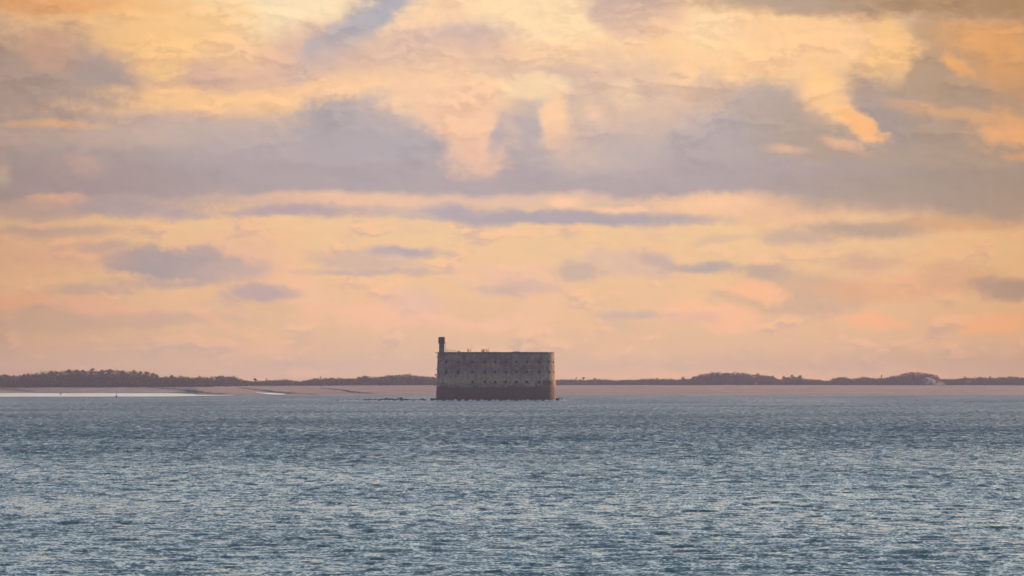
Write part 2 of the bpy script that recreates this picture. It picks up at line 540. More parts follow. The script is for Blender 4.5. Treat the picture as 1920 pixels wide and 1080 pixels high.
M['paint'] = simple_mat('buoy_paint', (0.02, 0.035, 0.02), (0.04, 0.05, 0.03), 2.0, 0.6)
M['foam'] = simple_mat('foam', (0.62, 0.58, 0.58), (0.85, 0.82, 0.80), 0.8, 0.9)
M['house'] = simple_mat('house_wall', (0.20, 0.18, 0.17), (0.26, 0.23, 0.21), 0.4, 0.9)
M['roof'] = simple_mat('roof_tile', (0.14, 0.08, 0.06), (0.2, 0.11, 0.08), 0.8, 0.9)

# sand
m, T, b = material('sand')
g = T.n('ShaderNodeNewGeometry').outputs['Position']
n1 = T.noise(T.mapping(g, scale=(1, 0.6, 1)), 0.010, 7, 0.6).outputs['Fac']
n2 = T.noise(T.mapping(g, scale=(1, 0.15, 1)), 0.05, 5, 0.6).outputs['Fac']
c1 = T.mix(T.mapr(n1, 0.35, 0.65), (0.075, 0.056, 0.054, 1), (0.20, 0.152, 0.142, 1))
T.put(b.inputs['Base Color'], T.mix(T.mapr(n2, 0.50, 0.62, 0, 0.7), c1, (0.06, 0.046, 0.045, 1)))
b.inputs['Roughness'].default_value = 0.7
M['sand'] = m
M['dune'] = simple_mat('dune_sand', (0.03, 0.035, 0.02), (0.24, 0.21, 0.16), 0.11, 0.95)

# sea
m, T, b = material('sea_water')
g = T.n('ShaderNodeNewGeometry').outputs['Position']
big = T.noise(T.mapping(g, scale=(1, 0.4, 1)), 0.006, 4, 0.6).outputs['Fac']
T.put(b.inputs['Base Color'], T.mix(T.mapr(big, 0.35, 0.65), (0.046, 0.088, 0.106, 1), (0.070, 0.116, 0.128, 1)))
b.inputs['Roughness'].default_value = 0.10
b.inputs['IOR'].default_value = 1.333
# small wavelets: two scales of random facets; their steep sides face the way the waves run
f1 = T.noise(T.mapping(g, scale=(1, 0.8, 1)), 4.4, 3, 0.65, 0.3).outputs['Color']
f2 = T.noise(T.mapping(g, loc=(3, 8, 2), scale=(1, 0.5, 1)), 0.75, 3, 0.6, 0.3).outputs['Color']
gst = T.noise(T.mapping(g, loc=(1, 2, 0), scale=(1, 0.25, 1)), 0.045, 4, 0.65).outputs['Fac']
yy = T.n('ShaderNodeSeparateXYZ')
T.put(yy.inputs[0], g)
yw = T.math('MULTIPLY_ADD', T.math('SUBTRACT', gst, 0.5), 900.0, yy.outputs[1])
ruf = T.math('MULTIPLY', T.mapr(yw, 600, 1150), T.mapr(yw, 2300, 1500))    # a wind-darkened tract of water
amp = T.math('ADD', T.math('MULTIPLY_ADD', ruf, 0.35, T.mapr(gst, 0.3, 0.7, 0.8, 1.1, kind='LINEAR')), T.mapr(yw, 900, 2200, 0.0, 0.55))
sl_ = T.vmath('ADD', T.vmath('MULTIPLY', T.vmath('SUBTRACT', f1, (0.5, 0.57, 0.5)), (1.15, 1.35, 0)),
              T.vmath('MULTIPLY', T.vmath('SUBTRACT', f2, (0.5, 0.55, 0.5)), (0.45, 0.8, 0)))
sc_ = T.n('ShaderNodeVectorMath', operation='SCALE')
T.put(sc_.inputs[0], sl_)
T.put(sc_.inputs['Scale'], amp)
lean = T.n('ShaderNodeCombineXYZ')       # wind-driven wavelets lean toward the near shore
rows = T.noise(T.mapping(g, loc=(4, 4, 0), scale=(1, 0.07, 1)), 0.42, 4, 0.7).outputs['Fac']     # wind rows
rows2 = T.math('MULTIPLY', T.math('SUBTRACT', rows, 0.5), T.mapr(yw, 600, 1500, 0.15, 0.75))
dash = T.noise(T.mapping(g, loc=(9, 2, 0), scale=(1, 0.22, 1)), 0.55, 3, 0.6).outputs['Fac']     # steep dark faces of the larger wavelets
dash = T.math('MULTIPLY', T.mapr(dash, 0.56, 0.68), -0.30)
lane = T.noise(T.mapping(g, loc=(2, 7, 0), scale=(1, 0.45, 1)), 0.009, 4, 0.6).outputs['Fac']        # lanes of wind and slack
rows2 = T.math('ADD', rows2, T.math('MULTIPLY_ADD', T.mapr(lane, 0.35, 0.65, 0.5, -0.5, kind='LINEAR'), 0.13, dash))
T.put(lean.inputs[1], T.math('ADD', rows2, T.math('ADD', T.mapr(yw, 550, 1350, 0.0, -0.12), T.mapr(yw, 1300, 2600, 0.0, 0.02))))
nrm = T.vmath('NORMALIZE', T.vmath('ADD', T.n('ShaderNodeNewGeometry').outputs['Normal'], T.vmath('ADD', sc_.outputs[0], lean.outputs[0])))
T.put(b.inputs['Normal'], nrm)
M['sea'] = m

# sheltered water
m, T, b = material('calm_water')
g = T.n('ShaderNodeNewGeometry').outputs['Position']
b.inputs['Base Color'].default_value = (0.10, 0.11, 0.10, 1)
b.inputs['Roughness'].default_value = 0.12
b.inputs['IOR'].default_value = 1.333
f1 = T.noise(T.mapping(g, scale=(1, 0.5, 1)), 0.9, 3, 0.6).outputs['Color']
pch = T.noise(T.mapping(g, scale=(1, 0.25, 1)), 0.035, 5, 0.65).outputs['Fac']      # patches of ruffled and slick water
lc = T.n('ShaderNodeCombineXYZ')
T.put(lc.inputs[1], T.mapr(pch, 0.3, 0.7, -0.09, -0.015, kind='LINEAR'))
nrm = T.vmath('NORMALIZE', T.vmath('ADD', T.n('ShaderNodeNewGeometry').outputs['Normal'],
                                   T.vmath('ADD', lc.outputs[0], T.vmath('MULTIPLY', T.vmath('SUBTRACT', f1, (0.5, 0.5, 0.5)), (0.10, 0.12, 0)))))
T.put(b.inputs['Normal'], nrm)
M['calm'] = m

# masonry of the fort: courses of blocks, weathering, the dark tidal band
FH = 28.1
m, T, b = material('fort_stone')
c = T.n('ShaderNodeTexCoord').outputs['Object']
sp = T.n('ShaderNodeSeparateXYZ')
T.put(sp.inputs[0], c)
z = sp.outputs[2]
lo = T.noise(T.mapping(c, scale=(1, 1, 1.2)), 0.17, 6, 0.75).outputs['Fac']
mid = T.noise(T.mapping(c, scale=(1, 1, 1.3)), 0.55, 6, 0.7).outputs['Fac']
drip = T.noise(T.mapping(c, scale=(1, 1, 0.10)), 0.8, 5, 0.65).outputs['Fac']
cells = T.n('ShaderNodeTexVoronoi')
T.put(cells.inputs['Vector'], T.mapping(c, scale=(0.8, 0.8, 1.7)))
cells.inputs['Scale'].default_value = 1.0
blk = T.n('ShaderNodeSeparateColor')
T.put(blk.inputs[0], cells.outputs['Color'])
base = T.mix(T.mapr(lo, 0.36, 0.64), (0.100, 0.097, 0.106, 1), (0.235, 0.222, 0.205, 1))
zl = T.math('MULTIPLY_ADD', T.math('SUBTRACT', lo, 0.5), 9.0, z)
base = T.mix(T.math('MULTIPLY', T.mapr(zl, 8.5, 11.0), T.mapr(zl, 17.5, 12.5)), base, (0.31, 0.272, 0.21, 1))
base = T.mix(T.mapr(mid, 0.54, 0.68, 0, 0.8), base, (0.38, 0.33, 0.28, 1))
base = T.mix(T.mapr(mid, 0.48, 0.34, 0, 0.8), base, (0.05, 0.048, 0.052, 1))
base = T.mix(T.mapr(drip, 0.50, 0.62, 0, 0.65), base, (0.065, 0.060, 0.066, 1))
base = T.mix(0.40, base, T.ramp(blk.outputs[0], [(0, (0.35, 0.35, 0.35)), (1, (1.6, 1.55, 1.5))]), 'MULTIPLY')
# weathered coping
base = T.mix(T.mapr(z, FH - 1.7, FH - 0.7, 0, 0.55), base, (0.055, 0.062, 0.062, 1))
# stain at the right bend
stn = T.vmath('LENGTH', T.vmath('MULTIPLY', T.vmath('SUBTRACT', c, (30.0, -10.0, 10.2)), (0.22, 0.09, 0.42)))
stn = T.math('MULTIPLY_ADD', T.math('SUBTRACT', mid, 0.5), 1.2, stn)
base = T.mix(T.mapr(stn, 1.2, 0.5, 0, 0.8), base, (0.035, 0.030, 0.034, 1))
# sea-wetted band at the foot
zt = T.math('MULTIPLY_ADD', T.math('SUBTRACT', mid, 0.5), 2.2, T.math('MULTIPLY_ADD', T.math('SUBTRACT', lo, 0.5), 5.0, z))
tide = T.mapr(zt, 8.6, 7.2)
tcol = T.mix(T.mapr(zt, 6.5, 1.0), (0.047, 0.045, 0.049, 1), (0.042, 0.034, 0.036, 1))
base = T.mix(tide, base, tcol)
base = T.mix(T.mapr(z, 1.3, 0.3, 0, 0.8), base, (0.020, 0.020, 0.026, 1))
T.put(b.inputs['Base Color'], base)
b.inputs['Roughness'].default_value = 0.9
bp = T.n('ShaderNodeBump')
bp.inputs['Distance'].default_value = 0.25
T.put(bp.inputs['Height'], T.math('ADD', mid, T.math('MULTIPLY', blk.outputs[0], 0.25)))
T.put(b.inputs['Normal'], bp.outputs[0])
M['stone'] = m

# ------------------------------------------------------------------ the sea
rng = np.random.default_rng(7)
ND = 3000
NC = 560
tt = np.linspace(-0.14, 0.14, NC)
Dr = 325.0 * np.exp(np.linspace(0, math.log(5400 / 325.0), ND))
DD, TT = np.meshgrid(Dr, tt, indexing='ij')
X = (DD * TT).ravel()
Y = DD.ravel()


def vnoise(x, y, sc, seed, oct=3):
    """smooth value noise on numpy arrays"""
    out = np.zeros_like(x)
    amp, tot = 1.0, 0.0
    for o in range(oct):
        r = np.random.default_rng(seed + o)
        tab = r.random((256, 256))
        u, v = x / sc, y / sc
        iu, iv = np.floor(u).astype(int), np.floor(v).astype(int)
        fu, fv = u - iu, v - iv
        fu = fu * fu * (3 - 2 * fu)
        fv = fv * fv * (3 - 2 * fv)
        a = tab[iu % 256, iv % 256]
        b_ = tab[(iu + 1) % 256, iv % 256]
        c_ = tab[iu % 256, (iv + 1) % 256]
        d_ = tab[(iu + 1) % 256, (iv + 1) % 256]
        out += amp * ((a * (1 - fu) + b_ * fu) * (1 - fv) + (c_ * (1 - fu) + d_ * fu) * fv)
        tot += amp
        amp *= 0.55
        sc *= 0.5
    return out / tot


gust = 0.55 + 0.9 * vnoise(X, Y * 0.45, 60.0, 11)
rowpx = HOR + F * CAM_H / Y
rough_band = np.exp(-((rowpx - 818) / 42.0) ** 2)      # a rougher, wind-ruffled tract about 1.2 km out
gust *= 0.85 + 0.55 * rough_band
Z = np.zeros_like(X)
CX = np.zeros_like(X)
CY = np.zeros_like(X)
NW = 90
lam = 1.1 * np.exp(rng.random(NW) * math.log(26 / 1.1))
for i in range(NW):
    L = lam[i]
    k = 2 * math.pi / L
    th = rng.normal(-1.25, 0.55)
    kx, ky = math.cos(th), math.sin(th)
    a = 0.0048 * min(L, 5.0) ** 0.85 * (1.0 if L < 5 else (5.0 / L) ** 0.85)
    ok = np.clip((L / (0.00090 * Y) - 2.6) / 2.0, 0, 1)
    sel = ok > 0
    ph = k * (kx * X[sel] + ky * Y[sel]) + rng.random() * 6.283
    w = a * ok[sel] * gust[sel]
    Z[sel] += w * np.cos(ph)
    sn = np.sin(ph) * w * 0.8
    CX[sel] -= kx * sn
    CY[sel] -= ky * sn
edge = np.clip((0.14 - np.abs(TT.ravel())) / 0.01, 0, 1) * np.clip((Y - 325) / 15, 0, 1) * np.clip((5400 - Y) / 500, 0, 1)
Z *= edge
V = np.stack([X + CX * edge, Y + CY * edge, Z], axis=1)
idx = np.arange(ND * NC).reshape(ND, NC)
Q = np.stack([idx[:-1, :-1], idx[:-1, 1:], idx[1:, 1:], idx[1:, :-1]], axis=-1).reshape(-1, 4)
nb = len(V)
d0, d1 = 325.0, 5400.0
ex = np.array([[-8500, -2500, 0], [8500, -2500, 0], [8500, d0, 0], [-8500, d0, 0], [-8500, d1, 0], [8500, d1, 0]], dtype=float)
fl, fr, bl_, br = idx[0, 0], idx[0, -1], idx[-1, 0], idx[-1, -1]
EQ = np.array([[nb, nb + 1, fr, fl], [nb, fl, nb + 3, nb], [nb + 1, nb + 2, fr, nb + 1]])
Q2 = np.array([[nb + 3, fl, bl_, nb + 4], [fr, nb + 2, nb + 5, br], [nb, nb + 1, fr, fl]])
ex2 = np.array([[-8500, -2500, 0], [8500, -2500, 0]], dtype=float)
V = np.concatenate([V, ex])
Q = np.concatenate([Q, Q2])
sea = np_mesh('sea', V, Q, M['sea'], smooth=True)
# the two wedges between the near sheet and the corners
tag(sea, kind='structure')
wd = MB()
wd.v = [(-8500, -2500, 0), (-0.14 * d0, d0, 0), (-8500, d0, 0), (8500, -2500, 0), (8500, d0, 0), (0.14 * d0, d0, 0)]
wd.f = [(0, 1, 2), (3, 4, 5)]
tag(wd.build('sea_margin', M['sea']), kind='structure')

# ------------------------------------------------------------------ far shore
shore_px = np.array([-900, 0, 60, 350, 372, 540, 1920, 3200])
shore_D = np.array([6100, 6280, 6330, 6150, 5330, 5330, 5250, 5250])
PROF = [(-400, 716), (-200, 708), (-100, 703), (0, 703), (10, 701), (20, 703), (30, 703), (45, 701), (60, 699), (75, 697.5), (90, 695), (105, 694.5), (115, 696), (128, 693), (140, 692),
        (150, 692.5), (156, 693.5), (165, 694), (172, 694), (180, 694), (190, 693), (205, 692), (215, 693.5), (230, 694.5), (242, 696),
        (252, 695), (262, 697), (275, 699), (285, 702), (292, 703), (298, 706), (305, 706), (315, 705), (325, 704), (332, 706), (340, 704),
        (350, 705), (362, 707), (370, 706), (385, 706), (400, 706.5), (410, 704), (425, 704), (440, 704.5), (450, 708.5), (460, 713),
        (475, 713), (490, 713), (505, 712), (520, 712), (530, 710.5), (545, 711.5), (555, 714), (565, 713.5), (578, 711), (590, 708),
        (600, 709), (612, 708.5), (622, 708), (632, 708), (645, 708), (662, 709.5), (672, 706), (685, 704), (700, 706), (715, 704.5),
        (730, 702.5), (745, 702), (765, 700.5), (780, 703.5), (800, 705), (820, 706), (1040, 711), (1060, 711), (1080, 710.5),
        (1095, 711.5), (1110, 710), (1130, 710), (1145, 711.5), (1155, 712), (1175, 711), (1190, 711), (1205, 710), (1225, 709),
        (1230, 711), (1240, 709.5), (1255, 709), (1270, 711), (1280, 709), (1290, 709.5), (1300, 707), (1312, 702), (1322, 699.5),
        (1335, 697), (1350, 697.5), (1370, 697.5), (1390, 697), (1400, 698), (1410, 702), (1420, 701), (1435, 702.5), (1445, 704.5),
        (1455, 707), (1460, 710.5), (1468, 709.5), (1476, 705.5), (1500, 705.5), (1507, 709.5), (1520, 710), (1540, 711.5), (1557, 714),
        (1562, 708), (1570, 706.5), (1585, 706), (1597, 710), (1610, 707.5), (1620, 706), (1635, 708), (1650, 708), (1658, 708),
        (1672, 705), (1685, 702.5), (1700, 697.5), (1715, 696), (1730, 698), (1745, 700), (1755, 703), (1762, 709.5), (1780, 710),
        (1790, 710), (1800, 708), (1812, 707.5), (1820, 708), (1832, 707), (1850, 706.5), (1857, 708.5), (1875, 706), (1895, 705.5),
        (1920, 707.5), (1990, 705), (2100, 709), (2300, 712)]
ppx = np.array([p[0] for p in PROF], float)
ppy = np.array([p[1] for p in PROF], float)


def back_D(px):
    return np.interp(px, [380, 470, 900, 1040], [6500, 7500, 7500, 8600])


def back_y(px):
    return np.interp(px, [0, 380, 470, 820, 1920], [726.5, 725.5, 723.5, 722.0, 722.5])


def ground(px, D):
    px = np.asarray(px, float)
    D = np.asarray(D, float)
    Db = back_D(px)
    zb = CAM_H + (HOR - back_y(px)) * Db / F
    Dw = np.interp(px, shore_px, shore_D)
    t = (D - Dw) / (Db - Dw)
    za = zb * np.clip(t, -1, 1) ** 1.0
    za = np.where(t < 0, np.maximum(-1.6, t * 6.0), za)
    top = CAM_H + (HOR - np.interp(px, ppx, ppy)) * Db / F - 8.0
    s = np.clip((D - Db) / 300.0, 0, 1)
    s = s * s * (3 - 2 * s)
    return np.where(D > Db, zb + np.maximum(top - zb, 0) * s, za)


pxs = np.concatenate([np.linspace(-1500, -20, 60), np.linspace(-10, 1940, 980), np.linspace(1960, 3400, 60)])
Ds = np.concatenate([np.linspace(4950, 6400, 130), np.linspace(6410, 9100, 180), np.linspace(9200, 10400, 8)])
GD, GP = np.meshgrid(Ds, pxs, indexing='ij')
gz = ground(GP, GD)
gx = (GP - 960) / F * GD
gz = gz + (vnoise(gx.ravel() + 9000, GD.ravel() * 0.5, 120, 5).reshape(gz.shape) - 0.5) * 1.0 * np.clip(gz + 0.6, 0, 1)
gv = np.stack([gx.ravel(), GD.ravel(), gz.ravel()], axis=1)
gi = np.arange(gv.shape[0]).reshape(GD.shape)
gq = np.stack([gi[:-1, :-1], gi[:-1, 1:], gi[1:, 1:], gi[1:, :-1]], axis=-1).reshape(-1, 4)
tag(np_mesh('beach', gv, gq, M['sand'], smooth=True), kind='structure')

# sheltered shallow water behind the bar
cw = MB()
fr_ = [(-500, 4650), (0, 4640), (100, 4650), (250, 4680), (330, 4720), (372, 4900), (440, 5150)]
bk = [(-500, 6200), (0, 6200), (100, 6200), (250, 6200), (330, 6150), (372, 5600), (440, 5350)]
for i in range(len(fr_) - 1):
    cw.add([(wx(fr_[i][0], fr_[i][1]), fr_[i][1], 0.25), (wx(fr_[i + 1][0], fr_[i + 1][1]), fr_[i + 1][1], 0.25),
            (wx(bk[i + 1][0], bk[i + 1][1]), bk[i + 1][1], 0.25), (wx(bk[i][0], bk[i][1]), bk[i][1], 0.25)], [(0, 1, 2, 3)])
tag(cw.build('shallow_water', M['calm']), kind='structure')


def ray_ground(px, py):
    """where the view ray of a photo pixel meets the shore"""
    for D in np.arange(5000, 8200, 10.0):
        if ground(px, D) >= wz(py, D) - 0.02:
            return D
    return 5400.0


def spit(pts, label):
    """a long low ridge of rock and weed; pts = px, py, width in metres, height"""
    dense = []
    for (a, b_) in zip(pts[:-1], pts[1:]):
        for k in range(14):
            t = k / 14
            dense.append([a[j] * (1 - t) + b_[j] * t for j in range(4)])
    dense.append(list(pts[-1]))
    rows = []
    D0 = None
    for (px, py, w, h) in dense:
        D = ray_ground(px, py) if py < 741.5 else min(5500.0, F * CAM_H / (py - HOR))
        x = wx(px, D)
        rows.append((x, D, max(0.0, float(ground(px, D))), w, h))
    loc = Vector((rows[len(rows) // 2][0], rows[len(rows) // 2][1], 0))
    mb = MB()
    nseg = 9
    for i, (x, D, z0, w, h) in enumerate(rows):
        for j in range(nseg):
            u = j / (nseg - 1) * 2 - 1
            n = mnoise.noise(Vector((x * 0.05, D * 0.02, j * 0.9)))
            hh_ = h * (1 - u * u) * (1 + 0.9 * n) - 0.3 * abs(u)
            mb.v.append((x - loc.x + n * 3, D - loc.y + u * w, z0 + hh_))
    for i in range(len(rows) - 1):
        for j in range(nseg - 1):
            a = i * nseg + j
            mb.f.append((a, a + nseg, a + nseg + 1, a + 1))
    o = mb.build('rock_spit', M['reef'], smooth=True, loc=loc)
    tag(o, label, 'rock spit', 'dark rock spits running down the far beach')
    return o


tp = MB()      # a pool left by the tide on the sand
near_, far_ = [], []
for (px, ya, yb_) in [(480, 736.6, 737.1), (488, 736.9, 738.2), (497, 737.3, 739.8), (506, 737.6, 740.6), (516, 737.9, 741.0), (525, 738.4, 741.2), (532, 739.0, 740.8), (536, 739.8, 740.2)]:
    for lst, y_ in ((far_, ya), (near_, yb_)):
        D = ray_ground(px, y_)
        lst.append((wx(px, D), D, float(ground(px, D)) + 0.45))
tp.v = near_ + far_
tp.f = [(i, i + 1, len(near_) + i + 1, len(near_) + i) for i in range(len(near_) - 1)]
tag(tp.build('tide_pool', M['calm']), kind='structure')

spit([(285, 726.5, 18, .5), (330, 729.5, 30, .8), (365, 733, 40, 1.0), (385, 737.5, 60, 1.3), (422, 740.5, 60, 1.2), (450, 741.5, 20, .2)],
     'long dark spit ending at the bright shallows tip on the left shore')
spit([(445, 726.5, 14, .4), (480, 731, 24, .7), (520, 735.5, 36, .9), (545, 738.5, 60, 1.3), (580, 739.2, 50, 1.0), (600, 740, 20, .2)],
     'dark spit beside the small pale pool, between the other two spits')
spit([(600, 727.5, 14, .4), (640, 731.5, 24, .7), (665, 736, 50, 1.0), (692, 738, 45, .9), (708, 739, 15, .2)],
     'short dark spit nearest to the fort, left of the rocks')
spit([(84, 737.0, 20, .3), (112, 738.0, 30, .8), (126, 740.2, 60, .9), (110, 741.8, 30, .2)],
     'small dark sand spit cutting into the bright shallows, leftmost of all')
spit([(0, 729, 20, .5), (30, 730, 25, .7), (55, 732.5, 25, .6), (66, 733, 10, .1)],
     'faint dark ridge high on the beach at the left edge')

# ------------------------------------------------------------------ the woods
rnd = random.Random(3)


def crown_tris(cx, cy, cz, rx, ry, rz, n, size, rg, umbrella=True):
    """leaf clumps through a crown volume, as triangles"""
    d = rg.normal(size=(n, 3))
    d /= np.linalg.norm(d, axis=1)[:, None]
    r = rg.random(n) ** 0.4
    p = d * r[:, None]
    if umbrella:
        p[:, 2] = np.where(p[:, 2] < 0, p[:, 2] * 0.45, p[:, 2])
    lump = 1 + 0.25 * np.sin(p[:, 0] * 5 + cx) * np.cos(p[:, 1] * 4 + cy)
    p[:, 2] *= lump
    c = np.array([cx, cy, cz]) + p * np.array([rx, ry, rz])
    a = rg.normal(size=(n, 3, 3)) * size * 0.62
    return (c[:, None, :] + a).reshape(-1, 3)


def wood(name, px0, px1, Dbase, seed, label, cat):
    rg = np.random.default_rng(seed)
    allv = []
    step_m = 3.2
    mp = Dbase / F
    for row in range(9):
        t = row / 8.0
        px = px0
        while px < px1:
            px += rg.uniform(0.6, 1.4) * step_m * (1.7 if row == 8 else 1.0) / mp / 1.35
            if px > px1:
                break
            if name == 'far_wood' and 1733 < px < 1774 and row < 6 and rg.random() < 0.85 and np.interp(px, ppx, ppy) < 712:
                continue
            ytop = np.interp(px, ppx, ppy)
            yb = float(back_y(px))
            span = yb - ytop
            tf = min(0.96, 0.30 + 0.72 * t + rg.uniform(-0.06, 0.06))
            if row == 8:
                tf = 1.0 + rg.uniform(-0.07, 0.03)
            yt = yb - span * tf
            D = float(back_D(px)) + 6 + t * 260 + rg.uniform(-12, 12)
            ztop = wz(yt, D)
            rx_ = rg.uniform(2.2, 4.6) * (1.35 if row == 8 else 1.0)
            rz_ = rg.uniform(1.4, 2.6)
            allv.append(crown_tris(wx(px, D), D, ztop - rz_ * 0.95, rx_, rx_, rz_, 46, 0.75, rg))
            # darker understorey and stems filling below the crown
            zb_ = float(ground(px, D))
            if ztop - rz_ * 2 > zb_:
                allv.append(crown_tris(wx(px, D), D, (ztop - rz_ * 1.6 + zb_) / 2, rx_ * 0.9, rx_, max(1.0, (ztop - rz_ - zb_) / 2), 40, 1.0, rg, False))
    v = np.concatenate(allv)
    f = np.arange(len(v)).reshape(-1, 3)
    o = np_mesh(name, v, f, M['leaf'], tri=True)
    tag(o, label, cat, kind='stuff')
    return o


wood('pine_wood', -260, 466, 6500, 1, 'dark pine wood covering the long low hill on the left shore', 'wood')
wood('coastal_wood', 458, 905, 7500, 2, 'hazy low tree line on the far shore left of the fort', 'wood')
wood('far_wood', 1000, 2180, 8600, 3, 'hazy tree line on the far shore right of the fort', 'wood')

# bare dune showing through the wood
dm = MB()
Dd = 8606.0
NX, NY = 44, 16
x0, x1 = wx(1722, Dd), wx(1782, Dd)
loc = Vector(((x0 + x1) / 2, Dd, 0))
for j in range(NY):
    for i in range(NX):
        u, v_ = i / (NX - 1), j / (NY - 1)
        px = 1722 + 60 * u
        crest = np.interp(px, [1722, 1732, 1741, 1750, 1758, 1764, 1774, 1782], [722.5, 714, 706.5, 708, 713, 715.5, 717.5, 722.5])
        h = (722.5 - crest) * Dd / F
        n = mnoise.noise(Vector((i * 0.35, j * 0.5, 2))) * 0.9
        s_ = math.sin(v_ * math.pi / 2)
        dm.v.append((x0 + (x1 - x0) * u - loc.x, v_ * 60, wz(722.5, Dd) - 0.4 + h * s_ + n * s_))
for j in range(NY - 1):
    for i in range(NX - 1):
        a = j * NX + i
        dm.f.append((a, a + 1, a + NX + 1, a + NX))
dune = dm.build('dune', M['dune'], smooth=True, loc=loc)
tag(dune, kind='structure')
rg = np.random.default_rng(5)
for (px, py, w, h, lab) in [(1756, 713.5, 7, 5, 'dark round bush on the pale bare dune, the larger one'), (1747, 717.5, 5, 4, 'low dark bush at the left foot of the pale dune'),
                            (1738, 709.5, 4, 3, 'small bush on the crest of the pale dune'), (1768, 712.5, 6, 3, 'bush on the right shoulder of the pale dune')]:
    D = Dd - 4
    mm = D / F
    zc = wz(py + h / 2, D)
    v = crown_tris(0, 0, h * mm * 0.5, w * mm / 2, w * mm / 2, h * mm / 2, 150, 0.5, rg, False)
    root = empty('dune_bush', (wx(px, D), D, zc - h * mm / 2))
    tag(root, lab, 'bush', 'bushes on the dune')
    o = np_mesh('foliage', v, np.arange(len(v)).reshape(-1, 3), M['leaf'], tri=True)
    o.parent = root
    st = MB()
    st.tube((0, 0, -0.8), (0, 0, h * mm * 0.5), 0.12, 0.06)
    st.build('stem', M['bark'], root)


def pine(px, ytop, wpx, hpx, label, D=None, lean=0.0, slim=False, seed=0):
    """a pine that stands out on the skyline: trunk, limbs, flat crown"""
    rg = np.random.default_rng(100 + seed)
    D = (float(back_D(px)) + 250) if D is None else D
    mm = D / F
    ztop = wz(ytop, D)
    z0 = min(float(ground(px, D)), ztop - hpx * mm) - 1.0
    root = empty('pine_tree', (wx(px, D) - lean, D, z0))
    tag(root, label, 'pine tree', 'pines standing clear of the far woods')
    H = ztop - z0
    r = wpx * mm / 2
    tr = MB()
    pts = [Vector((lean * (k / 4) ** 1.5 + 0.25 * math.sin(k * 2 + seed), 0.2 * math.cos(k * 3 + seed), (H - r * 0.35) * k / 4)) for k in range(5)]
    for k in range(4):
        tr.tube(pts[k], pts[k + 1], 0.34 - 0.06 * k, 0.28 - 0.06 * k)
    top = pts[4]
    lobes = []
    nl = 3 if slim else 5
    for k in range(nl):
        ang = 6.283 * k / nl + seed
        if slim:
            e = Vector((top.x + 0.3 * r * math.cos(ang), 0.3 * r * math.sin(ang), H - r * (0.7 + 1.1 * k)))
        else:
            e = Vector((top.x + 0.55 * r * math.cos(ang), 0.55 * r * math.sin(ang), H - r * rg.uniform(0.45, 1.3)))
        tr.tube(pts[3], e, 0.13, 0.05)
        lobes.append(e)
    tr.build('trunk', M['bark'], root)
    vs = [crown_tris(0, 0, 0, 1, 1, 1, 1, 0.1, rg)[:0]]
    for e in lobes:
        rr = r * rg.uniform(0.45, 0.62)
        vs.append(crown_tris(e.x, e.y, e.z, rr, rr, rr * (0.9 if slim else 0.85), 90, 0.42, rg))
    if not slim:
        vs.append(crown_tris(top.x, 0, H - r * 0.30, r * 0.6, r * 0.6, r * 0.32, 90, 0.42, rg))
    v = np.concatenate(vs)
    o = np_mesh('crown', v, np.arange(len(v)).reshape(-1, 3), M['leaf'], tri=True)
    o.parent = root
    return root


